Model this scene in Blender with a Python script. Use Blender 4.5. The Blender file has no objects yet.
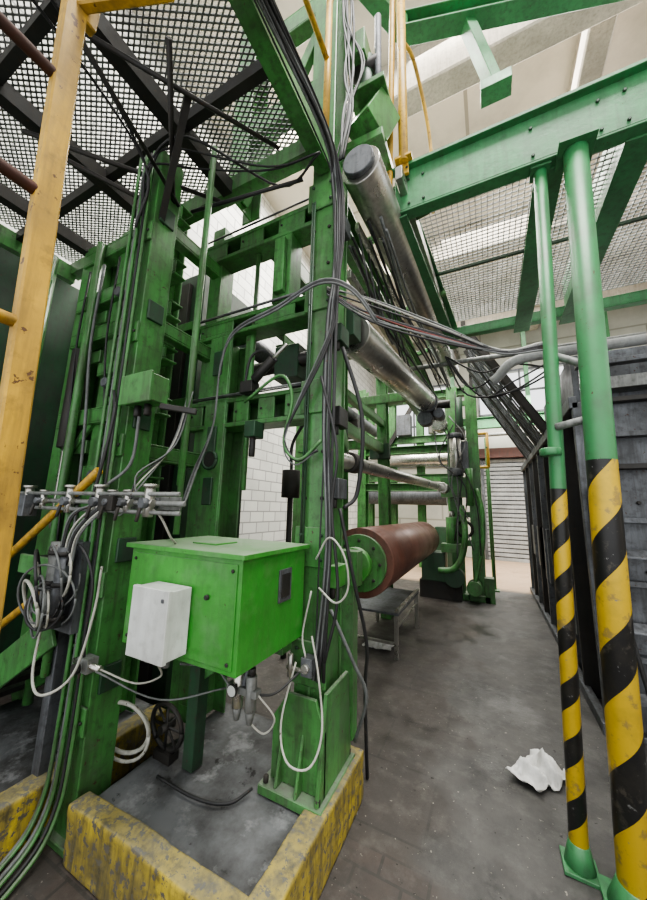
import bpy, bmesh, math, random
from mathutils import Vector, Matrix, noise
random.seed(7)
H = 1.5   # eye height: all z values below are relative to eye level, floor is z=-H

# ---------------------------------------------------------------- materials
def newmat(name):
    m = bpy.data.materials.new(name); m.use_nodes = True
    nt = m.node_tree
    return m, nt, nt.nodes["Principled BSDF"]
def N(nt, t, **k):
    n = nt.nodes.new(t)
    for a, b in k.items():
        setattr(n, a, b)
    return n
def M(nt, op, a, b=0.0):
    n = N(nt, 'ShaderNodeMath', operation=op)
    for i, v in enumerate((a, b)):
        if isinstance(v, bpy.types.NodeSocket): nt.links.new(v, n.inputs[i])
        else: n.inputs[i].default_value = v
    return n.outputs[0]
def MR(nt, v, lo, hi, a=0.0, b=1.0):
    r = N(nt, 'ShaderNodeMapRange'); r.inputs[1].default_value = lo; r.inputs[2].default_value = hi
    r.inputs[3].default_value = a; r.inputs[4].default_value = b
    nt.links.new(v, r.inputs[0]); return r.outputs[0]
def noise_ramp(nt, scale, lo, hi, detail=6, stretch=None, src='Object'):
    tc = N(nt, 'ShaderNodeTexCoord'); mp = N(nt, 'ShaderNodeMapping')
    nt.links.new(tc.outputs[src], mp.inputs[0])
    if stretch: mp.inputs['Scale'].default_value = stretch
    n = N(nt, 'ShaderNodeTexNoise'); n.inputs['Scale'].default_value = scale; n.inputs['Detail'].default_value = detail
    n.inputs['Roughness'].default_value = .65
    nt.links.new(mp.outputs[0], n.inputs['Vector'])
    return MR(nt, n.outputs[0], lo, hi)
def mix(nt, f, a, b):
    m = N(nt, 'ShaderNodeMix', data_type='RGBA')
    for i, v in ((0, f), (6, a), (7, b)):
        if isinstance(v, bpy.types.NodeSocket): nt.links.new(v, m.inputs[i])
        elif i == 0: m.inputs[0].default_value = v
        else: m.inputs[i].default_value = (*v, 1)
    return m.outputs[2]
def bump(nt, p, h, s, d=.01):
    b = N(nt, 'ShaderNodeBump'); b.inputs['Strength'].default_value = s; b.inputs['Distance'].default_value = d
    nt.links.new(h, b.inputs['Height']); nt.links.new(b.outputs[0], p.inputs['Normal'])
def paint(name, col, dirt=(.05, .05, .045), amt=.5, rough=.42, metal=0.0, chip=(.07, .04, .028), chipat=.66, dust=.0, dustcol=(.24, .245, .22)):
    m, nt, p = newmat(name)
    a = M(nt, 'MULTIPLY', noise_ramp(nt, 3.0, .42, .72), amt)
    s = M(nt, 'MULTIPLY', noise_ramp(nt, 9.0, .45, .7, stretch=(3, 3, .3)), amt)
    f = M(nt, 'MULTIPLY', noise_ramp(nt, 22.0, .52, .68), amt * .7)
    c = noise_ramp(nt, 34.0, chipat, chipat + .02, detail=4)
    light = tuple(min(1, x * 1.15 + .012) for x in col); dark = tuple(x * .72 for x in col)
    base = mix(nt, noise_ramp(nt, 1.3, .35, .65), light, dark)
    x = mix(nt, a, base, dirt); x = mix(nt, s, x, tuple(v * .8 for v in dirt)); x = mix(nt, f, x, tuple(v * .6 for v in dirt))
    x = mix(nt, c, x, chip)
    if dust:
        g = N(nt, 'ShaderNodeNewGeometry'); sp = N(nt, 'ShaderNodeSeparateXYZ'); nt.links.new(g.outputs['Normal'], sp.inputs[0])
        d = M(nt, 'MULTIPLY', MR(nt, sp.outputs[2], .5, .95), M(nt, 'ADD', M(nt, 'MULTIPLY', noise_ramp(nt, 7, .3, .62), .5 * dust), .4 * dust))
        # faint dust film on the vertical faces
        d = M(nt, 'MAXIMUM', d, M(nt, 'MULTIPLY', noise_ramp(nt, 5, .5, .75), .3 * dust))
        x = mix(nt, d, x, dustcol)
        nt.links.new(M(nt, 'ADD', M(nt, 'MULTIPLY', d, .5), rough), p.inputs['Roughness'])
    else:
        nt.links.new(M(nt, 'ADD', M(nt, 'MULTIPLY', a, .4), rough), p.inputs['Roughness'])
    nt.links.new(x, p.inputs['Base Color'])
    p.inputs['Metallic'].default_value = metal
    bump(nt, p, noise_ramp(nt, 25, 0, 1), .3, .004)
    return m
GREEN = paint('green_paint', (.068, .25, .062), dirt=(.06, .085, .045), amt=.75, rough=.34, dust=.7)
GREENB = paint('bright_green_paint', (.045, .29, .032), dirt=(.06, .15, .045), amt=.4, rough=.34, chipat=.69, dust=.85, dustcol=(.3, .34, .27))
GREEND = paint('dark_green_paint', (.018, .07, .03), amt=.6)
GREENP = paint('teal_green_paint', (.055, .24, .09), dirt=(.06, .1, .06), amt=.5, rough=.34, chipat=.69)
YEL = paint('yellow_paint', (.6, .36, .03), dirt=(.22, .14, .05), amt=.7, chipat=.64, chip=(.12, .06, .025))
YELC = paint('worn_yellow_kerb_paint', (.5, .38, .035), dirt=(.085, .075, .05), amt=1.0, rough=.8, chip=(.11, .1, .08), chipat=.57, dust=.5)
RUST = paint('rusty_brown_roller', (.17, .07, .048), dirt=(.08, .05, .04), amt=.6, rough=.36, metal=.2)
STEEL = paint('bare_steel', (.55, .54, .5), dirt=(.27, .25, .22), amt=.4, rough=.26, metal=.9, chip=(.3, .26, .2), chipat=.7)
SHEET = paint('grey_sheet_steel', (.15, .16, .175), dirt=(.07, .07, .07), amt=.8, rough=.45, metal=.4)
DARK = paint('dark_greasy_steel', (.025, .025, .024), dirt=(.06, .05, .04), amt=.5, rough=.5, metal=.3)
REDB = paint('redbrown_primer', (.1, .032, .022), amt=.5, rough=.6)
WHITEP = paint('white_enclosure_plastic', (.62, .64, .62), dirt=(.35, .34, .3), amt=.3, chipat=.8)
SHUT = paint('grey_shutter_paint', (.34, .35, .35), dirt=(.22, .22, .2), amt=.4, chipat=.8, rough=.6)
CBLK = paint('black_cable', (.018, .018, .02), amt=.3, rough=.5)
CGRY = paint('grey_cable', (.17, .18, .18), amt=.5, rough=.5)
CWHT = paint('white_hose', (.5, .5, .45), dirt=(.25, .23, .18), amt=.45, rough=.45)
CRED = paint('red_cable', (.3, .06, .05), amt=.3, rough=.5)
CLOTH = paint('white_cloth', (.72, .72, .7), dirt=(.4, .39, .36), amt=.3, rough=.9, chipat=.9)
GALV = paint('galvanised_grating', (.3, .31, .3), dirt=(.1, .1, .09), amt=.6, rough=.5, metal=.5)
CREAM = paint('cream_concrete', (.55, .5, .42), dirt=(.36, .32, .26), amt=.5, rough=.9, chip=(.42, .38, .3), chipat=.72)
def concmat():
    m, nt, p = newmat('dusty_concrete')
    a = noise_ramp(nt, 3.2, .38, .62, detail=8)
    x = mix(nt, a, (.045, .044, .042), (.15, .155, .16))
    x = mix(nt, M(nt, 'MULTIPLY', noise_ramp(nt, 7, .55, .68), .8), x, (.27, .275, .28))
    x = mix(nt, noise_ramp(nt, 5, .62, .66), x, (.02, .019, .018))
    nt.links.new(x, p.inputs['Base Color']); p.inputs['Roughness'].default_value = .8
    bump(nt, p, a, .5, .01)
    return m
CONC = concmat()

def brickmat(name, c1, c2, mortar, bw, bh, scale=1.0, rot=(0, 0, 0), rough=.85, ms=.012):
    m, nt, p = newmat(name)
    g = N(nt, 'ShaderNodeNewGeometry'); mp = N(nt, 'ShaderNodeMapping'); mp.inputs['Rotation'].default_value = rot
    nt.links.new(g.outputs['Position'], mp.inputs[0])
    b = N(nt, 'ShaderNodeTexBrick'); nt.links.new(mp.outputs[0], b.inputs['Vector'])
    b.inputs['Color1'].default_value = (*c1, 1); b.inputs['Color2'].default_value = (*c2, 1); b.inputs['Mortar'].default_value = (*mortar, 1)
    b.inputs['Scale'].default_value = scale; b.inputs['Brick Width'].default_value = bw; b.inputs['Row Height'].default_value = bh
    b.inputs['Mortar Size'].default_value = ms
    x = mix(nt, M(nt, 'MULTIPLY', noise_ramp(nt, 1.2, .45, .75), .5), b.outputs[0], tuple(v * .5 for v in c1))
    nt.links.new(x, p.inputs['Base Color']); p.inputs['Roughness'].default_value = rough
    return m
WALLB = brickmat('white_block_wall', (.62, .62, .58), (.52, .52, .49), (.26, .26, .25), .4, .2, rot=(0, math.radians(90), math.radians(90)))
CEILM = brickmat('ceiling_panels', (.6, .55, .47), (.53, .49, .42), (.3, .27, .22), 6.0, 1.5, ms=.03)
BACKM = brickmat('back_wall_panels', (.5, .5, .45), (.45, .45, .4), (.3, .3, .26), 3, 1.2, rot=(math.radians(90), 0, 0), ms=.03)

def floormat():
    m, nt, p = newmat('grimy_factory_floor')
    g = N(nt, 'ShaderNodeNewGeometry'); sep = N(nt, 'ShaderNodeSeparateXYZ'); nt.links.new(g.outputs['Position'], sep.inputs[0])
    def nz(scale, detail=6, r=.6):
        n = N(nt, 'ShaderNodeTexNoise'); n.inputs['Scale'].default_value = scale; n.inputs['Detail'].default_value = detail; n.inputs['Roughness'].default_value = r
        nt.links.new(g.outputs['Position'], n.inputs['Vector']); return n.outputs[0]
    def brick(w, h, c1, c2, mo, ms):
        b = N(nt, 'ShaderNodeTexBrick'); nt.links.new(g.outputs['Position'], b.inputs['Vector'])
        b.inputs['Color1'].default_value = (*c1, 1); b.inputs['Color2'].default_value = (*c2, 1); b.inputs['Mortar'].default_value = (*mo, 1)
        b.inputs['Scale'].default_value = 1; b.inputs['Brick Width'].default_value = w; b.inputs['Row Height'].default_value = h; b.inputs['Mortar Size'].default_value = ms
        return b.outputs[0]
    slab = brick(.7, .45, (.072, .062, .054), (.06, .052, .047), (.038, .034, .03), .007)
    small = brick(.2, .1, (.105, .08, .068), (.08, .064, .056), (.045, .04, .036), .007)
    n1 = nz(1.1, 4); n2 = nz(2.4, 9, .72); n3 = nz(9, 6, .7); n4 = nz(1.7, 7, .65)
    j = M(nt, 'MULTIPLY', M(nt, 'SUBTRACT', n1, .5), 1.8)
    xs = M(nt, 'ADD', sep.outputs[0], j); ys = M(nt, 'ADD', sep.outputs[1], j)
    asp = M(nt, 'MULTIPLY', MR(nt, xs, -.46, -.26), MR(nt, ys, 1.58, 1.78))
    near = MR(nt, sep.outputs[1], 1.72, 1.68)
    tile = mix(nt, near, slab, small)
    tile = mix(nt, M(nt, 'MULTIPLY', MR(nt, n2, .36, .6), .8), tile, (.055, .051, .047))
    tile = mix(nt, M(nt, 'MULTIPLY', MR(nt, n3, .5, .7), .45), tile, (.15, .14, .125))
    ac = mix(nt, MR(nt, n2, .34, .66), (.035, .034, .033), (.1, .097, .092))
    ac = mix(nt, M(nt, 'MULTIPLY', MR(nt, n4, .48, .62), .55), ac, (.145, .14, .132))
    ac = mix(nt, M(nt, 'MULTIPLY', MR(nt, n3, .52, .72), .4), ac, (.17, .165, .155))
    x = mix(nt, asp, tile, ac)
    # dark wet stains
    x = mix(nt, M(nt, 'MULTIPLY', MR(nt, n4, .42, .34), .6), x, (.022, .021, .02))
    x = mix(nt, MR(nt, sep.outputs[1], 7.6, 7.9), x, (.42, .3, .2))  # far floor painted beige: its brighter lighting is put into the colour
    x = mix(nt, MR(nt, nz(45, 2), .69, .72), x, (.25, .23, .2))
    x = mix(nt, MR(nt, nz(30, 2), .70, .73), x, (.02, .018, .016))
    nt.links.new(x, p.inputs['Base Color'])
    nt.links.new(MR(nt, n4, .35, .6, .28, .8), p.inputs['Roughness'])
    bump(nt, p, n2, .6, .02)
    return m
FLOORM = floormat()

def hazard(name, pitch, top, sgn, off=0.0):
    m, nt, p = newmat(name)
    tc = N(nt, 'ShaderNodeTexCoord'); sep = N(nt, 'ShaderNodeSeparateXYZ'); nt.links.new(tc.outputs['Object'], sep.inputs[0])
    ang = M(nt, 'MULTIPLY', M(nt, 'ARCTAN2', sep.outputs[1], sep.outputs[0]), sgn / (2 * math.pi))
    v = M(nt, 'FRACT', M(nt, 'ADD', M(nt, 'DIVIDE', sep.outputs[2], pitch), M(nt, 'ADD', ang, 10.0 + off)))
    st = M(nt, 'GREATER_THAN', v, .47)
    w = noise_ramp(nt, 16, .56, .64)
    yel = mix(nt, w, (.62, .42, .03), (.34, .24, .07))
    blk = mix(nt, w, (.016, .016, .016), (.07, .062, .05))
    s = mix(nt, st, blk, yel)
    s = mix(nt, noise_ramp(nt, 40, .66, .68), s, (.2, .2, .2))
    s = mix(nt, M(nt, 'MULTIPLY', noise_ramp(nt, 5, .5, .8), .5), s, (.08, .07, .05))
    g = mix(nt, noise_ramp(nt, 6, .45, .7), (.055, .24, .09), (.07, .16, .08))
    g = mix(nt, noise_ramp(nt, 30, .66, .68), g, (.09, .05, .03))
    x = mix(nt, M(nt, 'GREATER_THAN', sep.outputs[2], top), s, g)
    nt.links.new(x, p.inputs['Base Color']); p.inputs['Roughness'].default_value = .4
    bump(nt, p, noise_ramp(nt, 20, 0, 1), .3, .004)
    return m

# ---------------------------------------------------------------- mesh builder
class B:
    def __init__(s, name, local=False):
        s.name = name; s.bm = bmesh.new(); s.mats = []; s.h = 0 if local else H; s.local = local
    def mi(s, mat):
        if mat not in s.mats: s.mats.append(mat)
        return s.mats.index(mat)
    def V(s, p): return Vector((p[0], p[1], p[2] + s.h))
    def hexa(s, vs, mat):
        v = [s.bm.verts.new(x) for x in vs]
        k = s.mi(mat)
        for f in ((0, 3, 2, 1), (4, 5, 6, 7), (0, 1, 5, 4), (1, 2, 6, 5), (2, 3, 7, 6), (3, 0, 4, 7)):
            fa = s.bm.faces.new([v[i] for i in f]); fa.material_index = k
    def box(s, x0, x1, y0, y1, z0, z1, mat):
        P = [(x0, y0, z0), (x1, y0, z0), (x1, y1, z0), (x0, y1, z0), (x0, y0, z1), (x1, y0, z1), (x1, y1, z1), (x0, y1, z1)]
        s.hexa([s.V(p) for p in P], mat); return s
    def beam(s, p, q, w, h, mat, up=(0, 0, 1), off=(0, 0)):
        p = s.V(p); q = s.V(q); d = (q - p).normalized(); u = Vector(up)
        if abs(d.dot(u)) > .98: u = Vector((0, 1, 0))
        a = d.cross(u).normalized(); b = a.cross(d).normalized()
        o = a * off[0] + b * off[1]
        A = [(-1, -1), (1, -1), (1, 1), (-1, 1)]
        s.hexa([p + o + a * (i * w / 2) + b * (j * h / 2) for i, j in A][::-1] + [q + o + a * (i * w / 2) + b * (j * h / 2) for i, j in A][::-1], mat)
        return s
    def ibeam(s, p, q, w, h, mat, up=(0, 0, 1), t=.016):
        s.beam(p, q, w, t, mat, up, (0, h / 2 - t / 2)); s.beam(p, q, w, t, mat, up, (0, -h / 2 + t / 2))
        s.beam(p, q, t, h - 2 * t, mat, up); return s
    def channel(s, p, q, w, h, mat, up=(0, 0, 1), t=.014, side=1):
        s.beam(p, q, w, t, mat, up, (0, h / 2 - t / 2)); s.beam(p, q, w, t, mat, up, (0, -h / 2 + t / 2))
        s.beam(p, q, t, h - 2 * t, mat, up, (side * (w / 2 - t / 2), 0)); return s
    def sweep(s, pts, rs, mat, seg=10, cap=True):
        pts = [Vector(p) for p in pts]; n = len(pts); k = s.mi(mat)
        t0 = (pts[1] - pts[0]).normalized(); up = Vector((0, 0, 1)) if abs(t0.z) < .9 else Vector((0, 1, 0))
        a = t0.cross(up).normalized(); rings = []
        for i in range(n):
            t = (pts[min(i + 1, n - 1)] - pts[max(i - 1, 0)]).normalized()
            a = (a - t * a.dot(t)).normalized(); b = t.cross(a)
            rings.append([s.bm.verts.new(pts[i] + (a * math.cos(2 * math.pi * j / seg) + b * math.sin(2 * math.pi * j / seg)) * rs[i]) for j in range(seg)])
        for i in range(n - 1):
            for j in range(seg):
                f = s.bm.faces.new((rings[i][j], rings[i][(j + 1) % seg], rings[i + 1][(j + 1) % seg], rings[i + 1][j])); f.material_index = k; f.smooth = True
        if cap:
            for r, rev in ((rings[0], True), (rings[-1], False)):
                f = s.bm.faces.new(r[::-1] if rev else r); f.material_index = k
        return s
    def cyl(s, p, q, r, mat, seg=20, r2=None):
        return s.sweep([s.V(p), s.V(q)], [r, r if r2 is None else r2], mat, seg)
    def path(s, pts, r, mat, seg=6, sub=6):
        P = [s.V(p) for p in pts]; P = [P[0] * 2 - P[1]] + P + [P[-1] * 2 - P[-2]]
        out = []
        for i in range(1, len(P) - 2):
            p0, p1, p2, p3 = P[i - 1:i + 3]
            for j in range(sub):
                t = j / sub
                out.append(.5 * ((2 * p1) + (p2 - p0) * t + (2 * p0 - 5 * p1 + 4 * p2 - p3) * t * t + (3 * p1 - p0 - 3 * p2 + p3) * t ** 3))
        out.append(P[-2]); return s.sweep(out, [r] * len(out), mat, seg)
    def torus(s, c, ax, R, r, mat, seg=28, a0=0, a1=2 * math.pi):
        c = s.V(c); ax = Vector(ax).normalized(); u = Vector((0, 0, 1)) if abs(ax.z) < .9 else Vector((1, 0, 0))
        a = ax.cross(u).normalized(); b = ax.cross(a)
        pts = [c + (a * math.cos(a0 + (a1 - a0) * i / seg) + b * math.sin(a0 + (a1 - a0) * i / seg)) * R for i in range(seg + 1)]
        return s.sweep(pts, [r] * len(pts), mat, 8)
    def poly(s, pts, thick, mat):
        k = s.mi(mat); T = Vector(thick)
        a = [s.bm.verts.new(s.V(p)) for p in pts]; b = [s.bm.verts.new(s.V(p) + T) for p in pts]
        n = len(a); s.bm.faces.new(a).material_index = k; s.bm.faces.new(b[::-1]).material_index = k
        for i in range(n):
            s.bm.faces.new((a[i], b[i], b[(i + 1) % n], a[(i + 1) % n])).material_index = k
        return s
    def grate(s, x0, x1, y0, y1, z, pitch, mat, w=.006, h=.025, diamond=False, sl=.5):
        if not diamond:
            n = int((x1 - x0) / pitch)
            for i in range(n + 1):
                x = x0 + i * (x1 - x0) / n; s.box(x - w / 2, x + w / 2, y0, y1, z - h / 2, z + h / 2, mat)
            n = int((y1 - y0) / pitch)
            for i in range(n + 1):
                y = y0 + i * (y1 - y0) / n; s.box(x0, x1, y - w / 2, y + w / 2, z - h / 2 + .002, z + h / 2 - .002, mat)
        else:
            L = (x1 - x0); D = (y1 - y0)
            k = -L * sl
            while k < D + L * sl:
                for sg in (1, -1):
                    xa, ya, xb, yb = 0, k, L, k + sg * sl * L
                    ta, tb = 0.0, 1.0; d = yb - ya
                    for lim, up_ in ((0, False), (D, True)):
                        tt = (lim - ya) / d
                        if (d > 0) == up_: tb = min(tb, tt)
                        else: ta = max(ta, tt)
                    if tb - ta > .01:
                        p = (x0 + xa + (xb - xa) * ta, y0 + ya + (yb - ya) * ta, z); q = (x0 + xa + (xb - xa) * tb, y0 + ya + (yb - ya) * tb, z + .001 * sg)
                        s.beam(p, q, w, h, mat)
                k += pitch
        return s
    def done(s, bevel=.004, loc=None, rot=None):
        bmesh.ops.recalc_face_normals(s.bm, faces=s.bm.faces)
        me = bpy.data.meshes.new(s.name)
        if not s.local:
            vs = [v.co for v in s.bm.verts]
            lo = Vector([min(v[i] for v in vs) for i in range(3)]); hi = Vector([max(v[i] for v in vs) for i in range(3)])
            o = Vector(((lo.x + hi.x) / 2, (lo.y + hi.y) / 2, lo.z))
            bmesh.ops.translate(s.bm, verts=s.bm.verts, vec=-o)
        else: o = Vector(loc)
        s.bm.to_mesh(me); s.bm.free()
        for m in s.mats: me.materials.append(m)
        ob = bpy.data.objects.new(s.name, me); bpy.context.collection.objects.link(ob); ob.location = o
        if rot: ob.rotation_euler = rot
        if bevel:
            md = ob.modifiers.new('bevel', 'BEVEL'); md.width = bevel; md.segments = 1; md.limit_method = 'ANGLE'; md.angle_limit = math.radians(50)
        return ob
def bolts(b, pts, axis, r, mat):
    for p in pts:
        q = tuple(p[i] + axis[i] for i in range(3)); b.cyl(p, q, r, mat, 6)
R = random.uniform

# ---------------------------------------------------------------- room shell
B('floor').box(-4.2, 6.2, -2.5, 12.6, -1.6, -1.5, FLOORM).done(0)
B('wall_left').box(-4.2, -4.0, -2.5, 12.6, -1.5, 6.6, WALLB).done(0)
w = B('wall_back')
w.box(-4.0, -3.6, 12.4, 12.6, -1.5, 6.6, BACKM)
w.box(-3.6, -1.2, 12.4, 12.6, -1.5, 1.6, BACKM).box(-3.6, -1.2, 12.4, 12.6, 4.6, 6.6, BACKM)
w.box(-1.2, -.15, 12.4, 12.6, -1.5, 6.6, BACKM)
w.box(-.15, 6.2, 12.4, 12.6, -1.5, 3.3, BACKM).box(-.15, 6.2, 12.4, 12.6, 4.8, 6.6, BACKM)
w.done(0)
for nm, x0, x1, z0, z1 in (('window_1', -3.6, -1.2, 1.6, 4.6), ('window_2', -.15, 6.2, 3.3, 4.8)):
    b = B(nm)
    n = int((x1 - x0) / 1.1)
    for i in range(n + 1):
        x = x0 + (x1 - x0) * i / n; b.box(x - .03, x + .03, 12.3, 12.38, z0, z1, SHEET)
    for i in range(3):
        z = z0 + (z1 - z0) * i / 2; b.box(x0, x1, 12.31, 12.37, z - .03, z + .03, SHEET)
    b.done(0)
b = B('door_1')
for i in range(24):
    z = -1.5 + i * 3.28 / 24
    b.box(-.15, 1.7, 12.3, 12.38, z, z + .1, SHUT).box(-.15, 1.7, 12.34, 12.38, z + .1, z + .1367, SHEET)
b.box(-.22, -.12, 12.22, 12.38, -1.5, 1.85, SHEET).box(1.65, 1.75, 12.22, 12.38, -1.5, 1.85, SHEET).box(-.25, 1.8, 12.1, 12.38, 1.78, 2.1, REDB)
b.done(.003)
B('ceiling').box(-4.2, 6.2, 1.2, 12.6, 6.6, 6.8, CEILM).box(-4.2, 6.2, -2.5, -1.2, 6.6, 6.8, CEILM).done(0)
t = B('trim_1')
for y in (4.0, 7.6, 11.0): t.box(-4, 6, y - .18, y + .18, 5.9, 6.6, CREAM)
t.box(1.45, 1.75, 1.2, 12.3, 6.1, 6.6, CREAM)
t.done(.02)
w = B('wall_right')
w.box(6.0, 6.2, -2.5, 12.6, -1.5, 2.2, CREAM).box(6.0, 6.2, -2.5, 12.6, 5.2, 6.6, CREAM)
for y in range(-2, 13, 3): w.box(5.9, 6.2, y - .25, y + .25, 2.2, 5.2, CREAM)
w.done(0)

# ---------------------------------------------------------------- plinth & curb (rough concrete)
def roughbox(name, boxes):
    bm = bmesh.new(); mats = []
    for x0, x1, y0, y1, z0, z1, mat, amp in boxes:
        if mat not in mats: mats.append(mat)
        k = mats.index(mat)
        t_ = bmesh.new(); bmesh.ops.create_cube(t_, size=1)
        bmesh.ops.subdivide_edges(t_, edges=t_.edges[:], cuts=25, use_grid_fill=True)
        S = Vector((x1 - x0, y1 - y0, z1 - z0)); C = Vector(((x0 + x1) / 2, (y0 + y1) / 2, (z0 + z1) / 2 + H))
        r = .012 if mat is YELC else .006
        for v in t_.verts:
            l = Vector((v.co.x * S.x, v.co.y * S.y, v.co.z * S.z))
            inn = Vector([max(-S[i] / 2 + r, min(S[i] / 2 - r, l[i])) for i in range(3)]); d = l - inn
            if d.length > r: l = inn + d.normalized() * r
            c = C + l
            c += (noise.noise_vector(c * 3) * amp + noise.noise_vector(c * 14) * amp * .5 + noise.noise_vector(c * 40) * amp * .3) * (1 if c.z > .03 else .3)
            v.co = c
        for f in t_.faces: f.material_index = k; f.smooth = True
        me = bpy.data.meshes.new('t'); t_.to_mesh(me); t_.free(); bm.from_mesh(me)
    me = bpy.data.meshes.new(name); bm.to_mesh(me); bm.free()
    for m in mats: me.materials.append(m)
    ob = bpy.data.objects.new(name, me); bpy.context.collection.objects.link(ob); return ob
roughbox('concrete_plinth', [(-1.66, -.78, 1.08, 1.95, -1.5, -1.305, CONC, .006),
                             (-1.68, -.68, 1.01, 1.10, -1.5, -1.27, YELC, .008),
                             (-.785, -.675, 1.03, 1.93, -1.5, -1.268, YELC, .008)])
roughbox('concrete_plinth', [(-2.9, -1.98, .7, 1.7, -1.5, -1.31, CONC, .006),
                             (-2.02, -1.9, .68, 1.68, -1.5, -1.28, YELC, .008)])

# ---------------------------------------------------------------- centre machine frame
b = B('machine_frame')
X0, X1, Y0, Y1 = -.92, -.76, 1.57, 1.79
b.box(X0, X1, Y0, Y0 + .016, -1.26, 2.25, GREEN).box(X0, X1, Y1 - .016, Y1, -1.26, 2.25, GREEN)
b.box(X0 + .03, X0 + .05, Y0 + .016, Y1 - .016, -1.26, 2.25, GREEN).box(X1 - .03, X1 - .01, Y0 + .016, Y1 - .016, -1.26, 2.25, GREEN)
b.box(-1.03, -.7, 1.46, 1.86, -1.3, -1.26, GREEN)
b.poly([(-1.0, 1.52, -1.26), (-.72, 1.52, -1.26), (-.72, 1.52, -1.0), (-.77, 1.52, -.88), (-.92, 1.52, -.88), (-1.0, 1.52, -1.0)], (0, .02, 0), GREEN)
b.poly([(-.74, 1.47, -1.26), (-.74, 1.85, -1.26), (-.74, 1.80, -.85), (-.74, 1.54, -.85)], (.02, 0, 0), GREEN)
b.poly([(-.95, 1.47, -1.26), (-.95, 1.57, -1.26), (-.95, 1.57, -.85)], (.015, 0, 0), GREEN)
b.poly([(-.84, 1.46, -1.26), (-.84, 1.57, -1.26), (-.84, 1.57, -.85)], (.015, 0, 0), GREEN)
bolts(b, [(x, y, -1.26) for x in (-1.0, -.73) for y in (1.485, 1.835)], (0, 0, .03), .014, DARK)
for z in (1.95, 1.25, .62, -.2, -.75):
    b.box(X0 - .02, X1 + .02, Y0 - .014, Y0, z - .1, z + .1, GREEN)
    bolts(b, [(x, Y0 - .014, z + s) for x in (X0 + .02, X1 - .02) for s in (-.06, .06)], (0, -.012, 0), .011, GREEND)
for z in (1.7, 1.45, .95, .3, .05): bolts(b, [(x, Y0, z) for x in (X0 + .03, X1 - .03)], (0, -.012, 0), .012, DARK)
for z, m in ((1.75, SHEET), (1.0, GREEND), (.5, DARK), (.1, SHEET), (-.35, GREENB)):
    b.box(X1, X1 + .05, 1.6, 1.72, z - .05, z + .06, m); b.cyl((X1 + .02, 1.62, z - .1), (X1 + .02, 1.62, z - .05), .015, DARK, 8)
b.ibeam((-1.675, 1.75, -1.3), (-1.675, 1.75, 1.2), .19, .2, GREEN, up=(0, 1, 0))
b.box(-1.77, -1.58, 1.635, 1.65, -1.2, 1.2, GREEN)
def boxbeam(z, h, x0=-1.95, x1=-.92, y0=1.64, y1=1.8, n=5):
    t = .03
    b.box(x0, x1, y0, y1, z + h / 2 - t, z + h / 2, GREEN).box(x0, x1, y0, y1, z - h / 2, z - h / 2 + t, GREEN)
    b.box(x0, x1, y1 - .015, y1, z - h / 2, z + h / 2, GREEN)
    for i in range(n):
        xa = x0 + (x1 - x0) * (i + .1) / n; b.box(xa, xa + (x1 - x0) / n * .62, y0 + .004, y0 + .02, z - h / 2 + t, z + h / 2 - t, GREEN)
        bolts(b, [(xa + .03, y0 + .004, z)], (0, -.01, 0), .01, DARK)
boxbeam(1.94, .17, n=3); boxbeam(1.27, .14, n=2); boxbeam(.62, .2)
b.box(-1.25, -1.11, 1.64, 1.78, 1.345, 1.85, GREEN)
b.box(-1.22, -1.14, 1.6, 1.64, 1.4, 1.8, GREEN)
b.box(-1.9, -1.78, 1.68, 1.82, -1.3, 2.2, GREEN)
for x in (-1.5,): b.box(x, x + .05, 1.7, 1.74, .72, 1.2, GREEN)
for z in (-.5, .0, .35, .9): b.box(-1.715, -1.635, 1.62, 1.636, z, z + .18, GREEND)
b.torus((-1.68, 1.63, .3), (0, 1, 0), .06, .012, GREEND, 20); b.cyl((-1.68, 1.625, .3), (-1.68, 1.66, .3), .055, DARK, 20)
b.cyl((-1.45, 1.72, .1), (-1.45, 1.72, 1.9), .018, GREEN, 10)
b.cyl((-1.9, 1.9, 1.0), (-.95, 1.9, 1.05), .05, DARK, 16)
b.box(-1.35, -1.15, 1.85, 2.0, .9, 1.15, GREEND)
b.ibeam((-.86, 1.8, 2.05), (-.86, 6.5, 2.05), .14, .2, GREEN)
b.channel((-1.35, 1.8, 1.94), (-1.5, 6.5, 2.2), .1, .16, GREEN)
b.beam((-.98, 1.8, 1.6), (-1.05, 6.5, 1.7), .08, .1, GREEN)
b.channel((-.86, 1.8, .62), (-1.35, 3.2, .62), .08, .14, GREEN)
b.beam((-.84, 2.0, 1.7), (-.75, 6.4, 1.75), .04, .07, STEEL)
for x in (-.87, -1.6): b.ibeam((x, 1.68, 2.25), (x, 1.68, 5.2), .18, .2, GREEN, up=(0, 1, 0))
for z in (2.9, 3.7, 4.6): b.channel((-1.6, 1.64, z), (-.87, 1.64, z), .1, .18, GREEN)
b.beam((-1.6, 1.66, 2.3), (-.87, 1.66, 3.7), .06, .08, GREEN)
b.done()

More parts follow.
